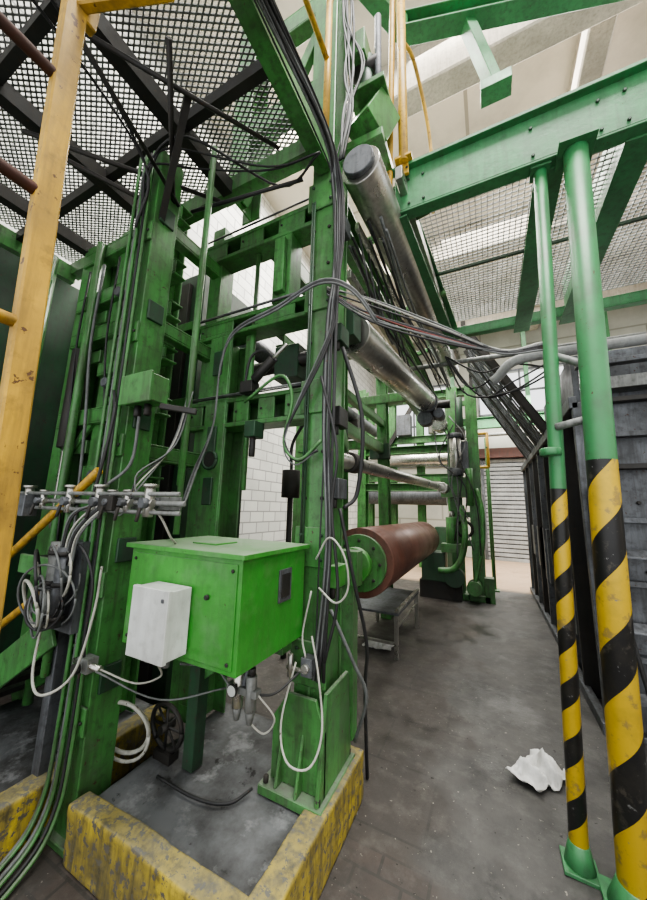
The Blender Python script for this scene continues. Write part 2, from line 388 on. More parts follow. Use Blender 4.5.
# left frame
b = B('machine_frame')
b.ibeam((-1.805, 1.14, -1.5), (-1.805, 1.14, 2.2), .17, .16, GREEN, up=(0, 1, 0))
b.box(-1.73, -1.715, 1.06, 1.22, -1.5, 2.2, GREEN)
b.box(-1.92, -1.7, 1.03, 1.25, -1.5, -1.47, GREEN)
for z in (-1.0, -.4, .3, .95, 1.6): 
    b.box(-1.9, -1.71, 1.045, 1.06, z - .06, z + .06, GREEN); bolts(b, [(x, 1.045, z) for x in (-1.88, -1.73)], (0, -.01, 0), .01, DARK)
    b.box(-1.715, -1.7, 1.09, 1.19, z + .1, z + .22, GREEND)
b.ibeam((-3.0, 1.45, -1.3), (-3.0, 1.45, 2.2), .2, .2, GREEN, up=(0, 1, 0))
b.ibeam((-2.55, 1.45, -1.3), (-2.55, 1.45, 2.2), .14, .16, GREEN, up=(0, 1, 0))
b.ibeam((-2.15, 1.5, -1.3), (-2.15, 1.5, 2.2), .14, .16, GREEN, up=(0, 1, 0))
for z in (2.05, 1.62, 1.3, .62, -.5):
    b.channel((-3.05, 1.38, z), (-1.85, 1.38, z), .1, .12, GREEN)
for z in (.98, .2): b.channel((-2.6, 1.38, z), (-1.85, 1.38, z), .1, .1, GREEN)
for z in (1.8, 1.1, .3): b.channel((-1.83, 1.25, z), (-1.83, 1.7, z), .08, .1, GREEN)
for z in (1.46, 1.12, .4): b.box(-2.85, -2.65, 1.36, 1.4, z - .05, z + .05, GREEN)
b.beam((-3.0, 1.36, .2), (-2.2, 1.36, .98), .03, .06, GREEN)
b.beam((-2.5, 1.34, -.6), (-1.95, 1.34, .3), .03, .06, GREEN)
for x in (-2.4, -2.28): b.cyl((x, 1.42, -1.3), (x, 1.42, 2.1), .022, DARK, 10)
b.cyl((-2.75, 1.3, -1.3), (-2.75, 1.3, 2.1), .03, GREEN, 12).cyl((-3.3, 1.2, -1.3), (-3.3, 1.2, 2.1), .05, GREEN, 12)
for z in (.75, .1, 1.45): b.box(-2.45, -2.25, 1.33, 1.44, z, z + .14, DARK).cyl((-2.35, 1.25, z + .07), (-2.35, 1.34, z + .07), .035, SHEET, 14)
b.cyl((-2.9, 1.35, 1.2), (-2.9, 1.35, .4), .06, DARK, 16).cyl((-2.9, 1.35, .4), (-2.9, 1.35, -.2), .025, STEEL, 12)
b.done()
b = B('machine_housing')
b.box(-3.85, -2.2, 1.9, 2.6, -1.5, 2.1, GREEND).box(-3.9, -3.5, .2, 1.85, -1.5, 2.05, GREEND)
for i in range(4): b.box(-3.49, -3.46, .3 + i * .42, .36 + i * .42, -1.4, 2.0, GREEN)
for i in range(6): b.box(-3.8 + i * .27, -3.7 + i * .27, 1.86, 1.9, -1.4, 2.0, DARK)
for z in (-.8, .0, .8, 1.5): b.box(-3.8, -2.2, 1.84, 1.9, z, z + .08, GREEN)
b.done()
# rear frames
b = B('machine_frame')
for y in (3.2, 4.9):
    b.ibeam((-1.38, y, -1.5), (-1.45, y, 2.1), .15, .16, GREEN, up=(0, 1, 0))
    b.ibeam((-2.9, y, -1.5), (-2.9, y, 2.1), .15, .16, GREEN, up=(0, 1, 0))
    for z in (1.7, 1.0): b.channel((-2.9, y - .05, z), (-.9 if z > 1 else -1.4, y - .05, z), .1, .14, GREEN)
    b.box(-1.6, -1.3, y - .15, y - .05, .75, .98, GREEND).box(-2.0, -1.8, y - .15, y - .05, 1.1, 1.4, DARK)
b.channel((-1.42, 3.2, .9), (-1.42, 4.9, .9), .08, .14, GREEN)
b.channel((-1.42, 2.0, 1.3), (-1.42, 4.9, 1.3), .08, .1, GREEN)
b.cyl((-1.9, 2.1, 1.45), (-1.95, 6.2, 1.5), .09, SHEET, 20)
b.cyl((-1.95, 3.1, .1), (-1.95, 3.1, .4), .1, DARK, 20).path([(-1.95, 3.1, .4), (-1.95, 3.1, .7), (-1.8, 3.15, 1.0)], .02, CBLK).cyl((-1.95, 3.1, -1.5), (-1.95, 3.1, .1), .03, DARK, 12)
b.done()
# far end frame with bearing housings
b = B('machine_frame')
for x in (-.56, -.23):
    b.ibeam((x, 6.7, -1.5), (x, 6.7, 2.4), .2, .22, GREEN, up=(0, 1, 0))
    b.box(x - .16, x + .16, 6.5, 6.9, -1.5, -1.4, GREEN)
b.ibeam((-2.4, 6.7, -1.5), (-2.4, 6.7, 2.6), .18, .2, GREEN, up=(0, 1, 0))
for z in (2.3, 1.2, .45): b.ibeam((-2.4, 6.7, z), (-.2, 6.7, z), .16, .16, GREEN)
for z in (2.0, 1.6, .9, -.1, -.6): b.box(-.56, -.23, 6.6, 6.66, z, z + .1, GREEN)
b.box(-.78, -.35, 6.3, 6.6, .25, .6, GREEN).box(-.5, -.3, 6.3, 6.58, .7, 1.25, SHEET).box(-.5, -.34, 6.28, 6.5, 1.3, 1.5, DARK)
b.cyl((-.42, 6.42, 1.5), (-.42, 6.42, 2.1), .06, GREEND, 16).cyl((-.5, 6.25, .75), (-.5, 6.25, 1.3), .1, STEEL, 20).cyl((-.5, 6.25, 1.3), (-.5, 6.25, 1.38), .12, SHEET, 20).cyl((-.5, 6.25, .62), (-.5, 6.25, .75), .12, SHEET, 20).cyl((-.3, 6.3, .1), (-.3, 6.3, .75), .06, GREEN, 16)
b.cyl((-1.05, 6.25, -.45), (-1.05, 6.6, -.45), .12, DARK, 20)
b.box(-1.2, -.5, 6.35, 6.75, -1.5, -1.2, DARK).box(-1.15, -.75, 6.3, 6.7, -1.2, -.72, GREEND)
b.cyl((-.62, 6.35, -.55), (-.62, 6.35, -.1), .1, GREEN, 20).cyl((-.62, 6.35, -.1), (-.62, 6.35, .0), .05, STEEL, 14).box(-.8, -.46, 6.25, 6.45, -.7, -.55, GREEN)
b.path([(-.45, 6.3, .1), (-.4, 6.2, -.3), (-.45, 6.2, -.7), (-.6, 6.2, -.95), (-.85, 6.2, -1.0)], .05, GREEN, 12)
b.path([(-.2, 6.4, .4), (-.12, 6.3, 0), (-.15, 6.3, -.6), (-.3, 6.3, -1.2)], .035, GREEN, 10)
b.cyl((-.6, 6.2, -1.1), (-.6, 6.4, -1.1), .16, GREEND, 24).cyl((-.3, 6.25, -1.25), (-.3, 6.5, -1.25), .12, GREEN, 24)
b.box(-.15, .0, 6.5, 6.7, -1.5, -1.1, GREEN).torus((-.42, 6.4, -.3), (0, 1, 0), .13, .025, DARK, 24)
b.cyl((-.75, 6.0, 1.55), (-.75, 6.3, 1.55), .14, STEEL, 20).cyl((-.9, 5.6, 1.75), (-.5, 5.6, 1.75), .07, DARK, 16)
for i in range(6): b.path([(R(-.9, -.2), 6.2, R(1.5, 2.2)), (R(-.8, -.2), 6.15, R(.8, 1.4)), (R(-.7, -.2), 6.15, R(.2, .7)), (R(-.6, -.1), 6.2, R(-1, .0))], .012, (CBLK, CGRY)[i % 2])
b.done()
# distant second machine against the back wall
b = B('machine_frame')
for x in (-3.2, -2.5, -1.7, -.9): b.ibeam((x, 9.6, -1.5), (x, 9.6, 3.3), .2, .22, GREEN, up=(0, 1, 0))
for z in (3.2, 2.0, .9): b.ibeam((-3.2, 9.5, z), (-.6, 9.5, z), .16, .2, GREEN)
b.cyl((-3.2, 9.3, 1.4), (-.8, 9.3, 1.4), .2, STEEL, 24).cyl((-3.2, 9.3, .4), (-1.0, 9.3, .4), .25, SHEET, 24)
b.box(-1.3, -.7, 9.1, 9.5, -1.5, -.4, GREEND).box(-2.3, -1.9, 9.2, 9.5, 2.1, 2.7, SHEET).beam((-3.1, 9.4, 1.0), (-1.8, 9.4, 3.1), .08, .12, DARK)
b.cyl((-1.3, 9.3, 2.1), (-1.3, 9.3, 3.0), .13, STEEL, 20)
b.done()
b = B('overhead_crane_rail')
b.ibeam((-1.2, 11.2, 2.75), (5.8, 11.2, 2.75), .2, .35, GREENP)
for x in (-.9, 1.2, 3.2): b.beam((x, 11.2, 2.9), (x, 11.2, 5.9), .12, .12, GREENP)
b.cyl((-1.2, 11.1, 2.35), (5.8, 11.1, 2.35), .06, GALV, 12)
b.done()
b = B('safety_gate')
b.cyl((0, 7.6, -1.5), (0, 7.6, 1.55), .035, GREEN, 10).cyl((.02, 7.4, .9), (.02, 7.4, 1.6), .03, YEL, 10).cyl((-.22, 7.4, .9), (-.22, 7.4, 1.6), .03, YEL, 10)
b.cyl((-.24, 7.4, 1.6), (.04, 7.4, 1.6), .03, YEL, 10).cyl((-.24, 7.4, .9), (.02, 7.4, .9), .03, YEL, 10).cyl((-.02, 7.5, .9), (-.02, 7.5, -.9), .02, GREEN, 8)
b.box(-.08, .08, 7.5, 7.7, -1.5, -1.47, GREEN).beam((0, 7.6, 1.3), (0, 7.35, 1.3), .03, .03, GREEN)
b.done()

# ---------------------------------------------------------------- rollers
b = B('rusty_roller')
b.cyl((-.95, 2.6, -.42), (-1.03, 5.75, -.45), .27, RUST, 48)
b.cyl((-.95, 2.57, -.42), (-.95, 2.6, -.42), .22, GREEN, 40)
b.cyl((-.945, 2.3, -.42), (-.95, 2.57, -.42), .06, STEEL, 20)
b.cyl((-.946, 2.42, -.42), (-.948, 2.5, -.42), .13, GREENB, 24)
b.box(-1.03, -.86, 2.29, 2.4, -.54, -.3, GREEN).box(-1.0, -.89, 2.3, 2.39, -1.5, -.54, GREEN)
b.cyl((-1.03, 5.75, -.45), (-1.03, 5.79, -.45), .22, GREEN, 32).cyl((-1.03, 5.79, -.45), (-1.05, 6.3, -.45), .07, STEEL, 16)
for i in range(8):
    a = i * math.pi / 4; b.cyl((-.95 + .17 * math.cos(a), 2.555, -.42 + .17 * math.sin(a)), (-.95 + .17 * math.cos(a), 2.57, -.42 + .17 * math.sin(a)), .014, DARK, 6)
b.done()
b = B('steel_roller')
b.cyl((-.80, 1.98, 1.2), (-.69, 4.4, 1.44), .135, STEEL, 40)
b.cyl((-.80, 1.92, 1.195), (-.80, 2.0, 1.2), .05, STEEL, 20).cyl((-.69, 4.4, 1.44), (-.685, 4.55, 1.45), .05, DARK, 16)
b.cyl((-.692, 4.34, 1.434), (-.69, 4.42, 1.442), .15, SHEET, 32)
b.box(-.78, -.6, 4.52, 4.7, 1.25, 1.55, DARK).cyl((-.72, 4.4, 1.22), (-.72, 4.55, 1.22), .1, SHEET, 20).cyl((-.55, 4.5, 1.3), (-.55, 4.7, 1.3), .07, SHEET, 16)
b.box(-.88, -.72, 1.82, 1.95, 1.1, 1.3, GREEND)
b.done()
b = B('steel_roller')
b.cyl((-.615, 1.62, 2.12), (-.43, 5.1, 2.14), .13, STEEL, 36).cyl((-.615, 1.58, 2.12), (-.615, 1.62, 2.12), .1, SHEET, 20)
b.beam((-.44, 1.9, 2.28), (-.3, 5.2, 2.28), .05, .1, STEEL).beam((-.74, 1.9, 1.98), (-.6, 5.2, 2.0), .03, .06, STEEL)
for y in (2.3, 3.4, 4.5): b.beam((-.86, y, 2.18), (-.3, y, 2.3), .05, .05, GREEN)
b.done()
b = B('drive_shaft')
b.cyl((-.92, 1.95, .33), (-.68, 5.9, .38), .055, STEEL, 20).cyl((-.69, 5.7, .378), (-.68, 6.0, .382), .09, STEEL, 20)
b.cyl((-.9, 2.2, .332), (-.895, 2.32, .334), .075, DARK, 20)
b.box(-.98, -.88, 1.8, 1.98, .24, .42, GREEND)
b.done()

b = B('metal_bench')
b.box(-1.5, -.9, 3.6, 4.7, -1.075, -1.05, SHEET)
for x in (-1.48, -.92): b.box(x - .02, x + .02, 3.6, 4.7, -1.05, -1.02, STEEL)
for x in (-1.46, -.93):
    for y in (3.63, 4.67): b.box(x - .02, x + .02, y - .02, y + .02, -1.5, -1.07, STEEL)
b.beam((-1.46, 3.63, -1.35), (-.93, 3.63, -1.35), .02, .03, STEEL).beam((-.93, 3.63, -1.2), (-.93, 4.67, -1.2), .02, .03, STEEL)
b.done()

# ---------------------------------------------------------------- electrical cabinet
b = B('electrical_cabinet')
b.box(-1.52, -.86, 1.05, 1.53, -.62, -.205, GREENB)
b.box(-1.545, -.84, 1.03, 1.545, -.205, -.185, GREENB)
b.box(-1.5, -.88, 1.044, 1.05, -.6, -.225, GREENB)
b.box(-.86, -.853, 1.3, 1.4, -.42, -.28, SHEET).box(-.853, -.85, 1.315, 1.385, -.4, -.3, DARK)
b.cyl((-1.02, 1.044, -.36), (-1.02, 1.03, -.36), .01, DARK, 12)
bolts(b, [(x, 1.044, z) for x in (-1.48, -.9) for z in (-.58, -.25)], (0, -.006, 0), .008, DARK)
b.box(-1.3, -1.15, 1.2, 1.35, -.185, -.178, GREENB)
b.box(-1.45, -1.38, 1.4, 1.47, -1.3, -.62, GREEND).box(-1.5, -.9, 1.42, 1.5, -.68, -.62, GREEN)
b.beam((-1.42, 1.45, -.9), (-1.1, 1.45, -.66), .03, .04, GREEN)
b.done(.006)
b = B('junction_box')
b.box(-1.30, -1.10, .93, 1.035, -.58, -.33, WHITEP).box(-1.305, -1.095, .92, .94, -.585, -.325, WHITEP)
b.box(-1.28, -1.12, 1.035, 1.045, -.55, -.36, WHITEP).box(-1.13, -1.115, .915, .92, -.37, -.355, SHEET)
for x in (-1.25, -1.2, -1.15): b.cyl((x, .985, -.62), (x, .985, -.58), .014, CGRY, 10)
b.done(.005)
b = B('junction_box')
b.box(-1.68, -1.46, 1.0, 1.1, .5, .64, GREEN).box(-1.69, -1.45, .985, 1.0, .49, .65, GREEN)
b.cyl((-1.62, 1.05, .44), (-1.62, 1.05, .5), .018, DARK, 10).cyl((-1.54, 1.05, .44), (-1.54, 1.05, .5), .018, DARK, 10)
b.beam((-1.72, 1.1, .58), (-1.6, 1.1, .58), .05, .05, GREEN).beam((-1.45, 1.05, .48), (-1.3, 1.15, .46), .02, .03, DARK)
b.done()

# ---------------------------------------------------------------- overhead walkway (left)
b = B('overhead_walkway')
Z = 2.2
b.channel((-.83, -.6, Z + .02), (-.83, 1.56, Z + .02), .09, .24, GREEN)
b.channel((-3.6, 1.5, Z + .05), (-.8, 1.5, Z + .05), .09, .12, GREEN)
for y in (.45, 1.05): b.channel((-3.6, y, Z + .06), (-.86, y, Z + .06), .05, .08, DARK)
for x in (-3.1, -2.3, -1.55): b.channel((x, -.5, Z + .02), (x, 1.46, Z + .02), .08, .1, DARK)
b.channel((-3.6, -.5, Z), (-3.6, 1.5, Z), .09, .16, GREEN)
b.grate(-3.6, -.8, -.5, 1.5, Z + .14, .03, GALV, w=.0085, h=.006, diamond=True, sl=.55)
b.cyl((-1.55, .5, Z - .1), (-1.0, 1.3, Z - .12), .012, DARK, 8).cyl((-2.3, .6, Z - .1), (-1.55, 1.4, Z - .14), .014, DARK, 8)
b.cyl((-1.75, 1.2, 1.9), (-1.2, .7, Z - .1), .014, DARK, 8).cyl((-1.75, 1.2, 1.85), (-2.3, .7, Z - .1), .014, DARK, 8)
b.beam((-1.74, 1.12, 1.7), (-1.3, .9, Z - .06), .035, .035, DARK)
b.cyl((-1.7, 1.3, 1.95), (-.95, 1.5, 2.05), .012, CBLK, 8).cyl((-1.7, 1.2, 1.9), (-1.45, .2, 2.1), .012, DARK, 8)
for y in (.2, .9, 1.5): b.cyl((-.8, y, Z + .14), (-.8, y, Z + 1.25), .022, YEL, 12)
b.cyl((-.8, -.5, Z + 1.25), (-.8, 1.52, Z + 1.25), .022, YEL, 12).cyl((-.8, -.5, Z + .7), (-.8, 1.52, Z + .7), .018, YEL, 12)
b.done(0)

b = B('fixed_ladder')
b.beam((-.9, .37, -1.5), (-.9, .275, 1.32), .03, .05, YEL, up=(0, 1, 0))
b.beam((-.9, -.06, -1.5), (-.9, -.15, 1.32), .03, .05, YEL, up=(0, 1, 0))
for i in range(9):
    z = 1.03 - i * .325
    yy = .29 + (1.03 - z) * .034
    b.cyl((-.9, yy - .43, z), (-.9, yy, z), .014, YEL if i > 1 else REDB, 12)
b.beam((-.9, .28, 1.28), (-.66, .38, 1.3), .025, .03, YEL)
b.beam((-.9, .3, 1.25), (-.83, .3, 2.1), .03, .05, YEL)
b.done()

b = B('staircase')
b.cyl((-2.9, 1.0, -.53), (-1.79, 1.0, .16), .022, YEL, 12).cyl((-2.9, 1.0, -.93), (-1.95, 1.0, -.36), .02, YEL, 12)
b.cyl((-2.0, 1.0, -.85), (-2.0, 1.0, .03), .02, GREEN, 10)
b.beam((-3.0, .98, -1.3), (-1.95, .98, -.62), .02, .16, GREEN); b.beam((-3.0, 1.32, -1.3), (-1.95, 1.32, -.62), .02, .16, GREEN)
for i in range(5):
    x = -2.85 + i * .22; z = -1.2 + i * .142
    b.box(x - .1, x + .1, .99, 1.31, z, z + .03, DARK)
b.box(-2.4, -1.95, 1.0, 1.35, -.35, -.32, DARK).box(-2.4, -1.95, .98, 1.0, -.4, -.3, GREEN)
b.box(-2.03, -1.97, 1.02, 1.08, -1.31, -.3, SHEET)
b.done()

# ---------------------------------------------------------------- right platform
b = B('grated_platform')
b.channel((-.5, 2.09, 2.275), (3.2, 2.09, 2.275), .09, .35, GREENP, side=1)
b.box(-.52, 3.2, 2.0, 2.06, 2.43, 2.455, GREENP)
b.channel((-.47, 2.06, 2.22), (-.3, 4.25, 2.2), .1, .3, GREENP, side=-1)
b.box(.42, .46, 2.12, 4.2, 2.1, 2.42, GREENP).box(.36, .52, 2.12, 4.2, 2.09, 2.105, GREENP)
b.box(.87, .89, 2.12, 4.2, 2.1, 2.6, GREENP).box(.8, .95, 2.12, 4.2, 2.09, 2.105, GREENP)
b.channel((1.9, 2.1, 2.2), (1.9, 4.2, 2.2), .09, .26, GREENP)
b.channel((-.35, 4.22, 2.24), (3.2, 4.22, 2.24), .09, .12, GREENP)
b.box(-.4, 3.2, 3.14, 3.16, 2.34, 2.37, GREEND)
b.grate(-.4, 3.2, 2.1, 4.2, 2.4, .042, GALV, w=.006, h=.02)
bolts(b, [(x, 2.045, 2.15 + s) for x in (-.4, -.3, .35, .68, .8) for s in (0, .2)], (0, -.012, 0), .011, GREEND)
b.cyl((-.53, 2.0, 2.3), (-.46, 2.0, 5.2), .024, YEL, 14)
b.cyl((-.42, 1.98, 2.44), (-.42, 1.98, 4.1), .034, YEL, 14)
b.path([(-.42, 1.98, 4.08), (-.40, 1.99, 4.2), (-.3, 2.05, 4.27), (.1, 2.2, 4.35), (1.0, 2.5, 4.5)], .03, YEL, 12)
b.path([(-.42, 2.0, 3.6), (-.36, 2.2, 3.62), (-.3, 2.5, 3.2), (-.3, 2.55, 2.5)], .016, YEL, 10)
b.box(-.48, -.36, 1.95, 2.03, 2.455, 2.475, YEL).box(-.45, -.39, 1.995, 2.02, 2.36, 2.5, YEL)
bolts(b, [(-.44, 1.995, 2.4), (-.40, 1.995, 2.4)], (0, -.01, 0), .01, DARK)
b.done()

def stripedpost(name, x, y, xt, yt, h, r, mat):
    b = B(name, local=True); L = math.sqrt(h * h + (xt - x) ** 2 + (yt - y) ** 2)
    b.cyl((0, 0, 0), (0, 0, L), r, mat, 32)
    b.box(-r * 1.8, r * 1.8, -r * 1.8, r * 1.8, 0, .015, GREENP); b.cyl((0, 0, .015), (0, 0, .1), r * 1.6, GREENP, 24, r2=r * 1.05)
    b.box(-r * 1.5, r * 1.5, -r * 1.5, r * 1.5, L - .015, L, GREENP)
    d = Vector((xt - x, yt - y, h)).normalized()
    return b.done(.002, loc=(x, y, 0), rot=Vector((0, 0, 1)).rotation_difference(d).to_euler())
stripedpost('hazard_striped_post', .425, 1.93, .555, 2.05, 3.59, .06, hazard('hazard_tape_wide', .46, 1.76, -1))
stripedpost('hazard_striped_post', .264, 2.04, .39, 2.12, 3.6, .036, hazard('hazard_tape_narrow', .235, 1.63, -1))
b = B('pipe_bracket')
b.cyl((.36, 2.12, .88), (.52, 1.98, .72), .02, GALV, 12).cyl((.33, 2.05, .45), (.5, 2.0, .48), .02, GALV, 12)
b.cyl((.3, 2.06, .3), (.3, 2.06, .34), .05, GREENP, 16)
b.done()

b = B('gantry_beam')
b.ibeam((-.5, 2.4, 4.45), (1.6, 3.05, 4.5), .16, .18, GREENP)
b.beam((.05, 2.6, 4.4), (.23, 2.68, 3.7), .12, .09, GREENP); b.box(.12, .36, 2.6, 2.76, 3.6, 3.7, GREENP)
b.beam((-.5, 2.4, 4.45), (-.86, 1.75, 4.45), .14, .16, GREENP)
b.done()
b = B('drive_motor')
b.beam((-.62, 1.75, 2.5), (-.56, 1.9, 2.85), .2, .22, GREEN); b.box(-.74, -.48, 1.7, 1.98, 2.86, 2.9, GREEN)
b.cyl((-.65, 1.85, 2.9), (-.65, 1.85, 3.3), .07, GREEND, 20).cyl((-.55, 1.8, 2.9), (-.55, 1.8, 3.6), .025, SHEET, 12)
b.box(-.8, -.5, 1.72, 2.05, 2.42, 2.48, GREEN).cyl((-.75, 1.82, 3.2), (-.55, 1.82, 3.2), .05, DARK, 14)
b.box(-.78, -.62, 1.7, 1.88, 3.2, 3.4, GREEN)
for i in range(7): b.path([(-.75 + R(-.03, .03), 1.6, 2.2), (-.7 + R(-.05, .05), 1.62, 2.6), (-.68 + R(-.08, .08), 1.66, 3.0), (-.74 + R(-.05, .05), 1.7, 3.6), (-.78, 1.7, 4.4)], R(.006, .011), (CBLK, CGRY, CBLK)[i % 3])
b.done()

# ---------------------------------------------------------------- right grey machine
b = B('steel_machine_housing')
b.box(.75, 3.6, 3.3, 8.0, -1.5, .9, SHEET)
for z in (-1.5, -1.0, -.5, -.05, .35, .6, .88, 1.2):
    b.box(.7, 3.6, 3.22, 3.3, z, z + .04, DARK if z in (.35, .88) else SHEET)
b.box(.62, .68, 3.2, 8.0, -1.5, -1.42, SHEET).box(.62, .68, 3.2, 8.0, .85, .95, SHEET)
for i in range(9):
    y = 3.2 + i * .58; b.box(.64, .76, y, y + .05, -1.5, .9, DARK if i % 2 else SHEET)
for x in (.75, 1.3, 2.0): b.box(x, x + .05, 3.16, 3.22, -1.5, 1.4, SHEET)
b.box(.7, 3.6, 3.4, 5.0, .9, 1.38, SHEET).box(.9, 3.6, 3.25, 3.4, 1.0, 1.1, GALV)
for i in range(5): b.box(.66, .75, 4.0 + i * .7, 4.4 + i * .7, -1.1 + .1 * i, -.2, SHEET)
for z in (-1.2, -.75, -.25): b.poly([(.8, 3.22, z), (3.5, 3.22, z), (3.5, 3.15, z - .05), (.8, 3.15, z - .05)], (0, 0, .015), SHEET)
bolts(b, [(1.0 + .25 * i, 3.3, z) for i in range(6) for z in (-.9, -.4, .1)], (0, -.02, 0), .015, DARK)
b.cyl((.7, 3.15, .2), (.7, 3.15, -1.4), .03, DARK, 12).path([(.72, 3.15, .8), (.8, 3.1, .2), (.78, 3.1, -.5), (.9, 3.1, -1.4)], .015, CBLK)
b.done()
b = B('inclined_chute')
for y in (4.6, 5.3, 6.0, 6.7): b.channel((-.2, y, 2.5), (.66, y, .95), .08, .1, DARK)
for i in range(9):
    t = i / 8; x = -.2 + .86 * t; z = 2.5 - 1.55 * t
    b.box(x - .02, x + .02, 4.6, 6.7, z + .04, z + .07, SHEET)
for i in range(14):
    y = 4.65 + i * .155; b.beam((-.17, y, 2.4), (.66, y, .88), .05, .015, SHEET)
for y in (4.6, 6.6): b.box(-.23, -.17, y - .03, y + .03, 2.3, 2.6, DARK)
b.done()
b = B('insulated_pipe')
b.path([(.1, 3.9, 1.42), (.16, 3.87, 1.46), (.28, 3.8, 1.56), (.5, 3.8, 1.6), (1.2, 3.8, 1.6)], .05, SHUT, 14)
b.cyl((.5, 3.8, 1.6), (3, 3.8, 1.6), .05, SHUT, 14)
b.cyl((-.86, 4.2, 1.85), (2.4, 4.3, 1.85), .03, GALV, 12)
for i in range(5): b.path([(-.4, 4.1, 1.9), (-.1 + R(-.1, .1), 4.1, 1.5 + R(-.2, .2)), (.3, 4.0, 1.5 + R(-.3, .2)), (.7, 4.0, 1.6 + R(-.2, .2))], .012, CBLK)
b.done()

# ---------------------------------------------------------------- pipes, valves, cables
b = B('valve_manifold')
for z, y, r in ((0.0, 1.0, .012), (.04, .97, .01), (-.04, .98, .01)):
    b.cyl((-2.5, y, z), (-1.15, y, z), r, GALV, 10)
for x in (-2.42, -2.25, -1.98, -1.72, -1.62, -1.5, -1.35):
    s = .7 if x in (-2.25, -1.62, -1.5) else 1
    b.cyl((x, .98, -.06 * s), (x, .98, .07 * s), .022 * s, STEEL, 14).cyl((x, .94, 0), (x, 1.02, 0), .026 * s, SHEET, 6).cyl((x, .98, .07 * s), (x, .98, .085 * s), .034 * s, STEEL, 14)
    b.cyl((x - .03, .98, 0), (x - .015, .98, 0), .02, STEEL, 6).cyl((x + .015, .98, 0), (x + .03, .98, 0), .02, STEEL, 6).cyl((x, .94, -.02), (x, .93, -.08), .008, DARK, 8)
b.box(-2.52, -2.34, .93, 1.0, -.09, .03, SHEET).box(-1.68, -1.57, .95, 1.0, -.04, .03, DARK).box(-1.7, -1.2, 1.02, 1.03, -.03, .03, GALV)
b.path([(-1.4, .98, 0), (-1.3, 1.0, -.05), (-1.27, 1.05, -.15), (-1.4, 1.2, -.2)], .006, CWHT)
b.done()
b = B('hose_coil')
for i in range(14):
    b.torus((-1.88 + R(-.04, .04), .95 - .008 * i, -.42 + R(-.09, .09)), (R(-.5, .5), 1, R(-.3, .3)), .11 + R(-.04, .04), R(.004, .007), (CGRY, CWHT, CGRY, CBLK)[i % 4])
b.cyl((-1.93, .94, -.6), (-1.93, .94, -.2), .035, GALV, 14).cyl((-1.85, .93, -.58), (-1.85, .93, -.22), .03, SHEET, 14)
for z in (-.55, -.4, -.26): b.cyl((-1.93, .94, z), (-1.93, .94, z + .02), .042, DARK, 14).cyl((-1.85, .93, z), (-1.85, .93, z + .02), .037, DARK, 14)
for i in range(7): b.path([(-1.9 + .02 * i, .93, -.3), (-1.84 + .02 * i, .92, -.12 + R(-.04, .04)), (-1.78 + .03 * i, .97, -.02), (-1.7 + .05 * i, 1.0, 0)], .005, (CGRY, CBLK, CWHT)[i % 3])
b.path([(-1.95, .93, -.55), (-1.9, .9, -.78), (-1.8, .9, -.84), (-1.68, .95, -.75), (-1.64, .98, -.5), (-1.66, 1, -.3)], .006, CWHT)
b.path([(-1.9, .93, -.3), (-1.75, .93, -.2), (-1.65, .96, -.35), (-1.68, .98, -.6), (-1.7, 1, -.7)], .006, CBLK)
b.box(-2.0, -1.8, .98, 1.05, -.62, -.2, SHEET)
b.done(0)
b = B('hose_reel_wheel')
b.torus((-1.72, 1.25, -1.12), (-.35, 1, .3), .14, .010, CWHT).torus((-1.71, 1.24, -1.13), (-.3, 1, .2), .15, .008, CWHT)
b.torus((-1.58, 1.4, -1.15), (0, 1, .1), .11, .012, DARK)
for i in range(4):
    a = i * math.pi / 4; b.cyl((-1.58 - .11 * math.cos(a), 1.4, -1.15 - .11 * math.sin(a)), (-1.58 + .11 * math.cos(a), 1.4, -1.15 + .11 * math.sin(a)), .007, DARK, 6)
b.cyl((-1.58, 1.36, -1.15), (-1.58, 1.44, -1.15), .022, DARK, 12).box(-1.64, -1.52, 1.38, 1.44, -1.305, -1.26, DARK)
b.path([(-1.5, 1.3, -1.29), (-1.25, 1.3, -1.29), (-1.1, 1.35, -1.29), (-1.05, 1.45, -1.28)], .007, CBLK)
b.done(0)
b = B('air_regulator')
b.box(-1.08, -.92, 1.26, 1.3, -.8, -.77, GALV)
for x, m in ((-1.03, STEEL), (-.96, GALV)):
    b.cyl((x, 1.28, -.86), (x, 1.28, -.72), .024, m, 14).cyl((x, 1.28, -.91), (x, 1.28, -.86), .012, GALV, 14, r2=.022).cyl((x, 1.28, -.72), (x, 1.28, -.69), .016, DARK, 12)
b.cyl((-1.03, 1.245, -.78), (-1.03, 1.235, -.78), .026, DARK, 18).cyl((-1.03, 1.236, -.78), (-1.03, 1.232, -.78), .022, WHITEP, 18).cyl((-1.03, 1.28, -.78), (-1.03, 1.24, -.78), .008, STEEL, 8)
b.cyl((-1.0, 1.28, -.77), (-1.0, 1.35, -.62), .012, SHEET, 8)
b.box(-.84, -.78, 1.49, 1.55, -.78, -.7, SHEET).cyl((-.81, 1.47, -.74), (-.81, 1.5, -.74), .02, STEEL, 12)
b.cyl((-.92, 1.5, -.76), (-.78, 1.5, -.76), .01, STEEL, 10).cyl((-.9, 1.5, -.8), (-.9, 1.5, -.7), .014, STEEL, 10)
b.path([(-.93, 1.28, -.79), (-.88, 1.35, -.8), (-.84, 1.48, -.76)], .006, CBLK).path([(-1.08, 1.28, -.79), (-1.15, 1.25, -.72), (-1.2, 1.1, -.66)], .005, CGRY)
b.done()
b = B('lever_valve')
b.box(-1.75, -1.67, 1.0, 1.05, -.77, -.71, GALV).cyl((-1.8, 1.02, -.74), (-1.6, 1.02, -.74), .014, STEEL, 12).cyl((-1.7, .98, -.74), (-1.7, .96, -.74), .024, DARK, 12)
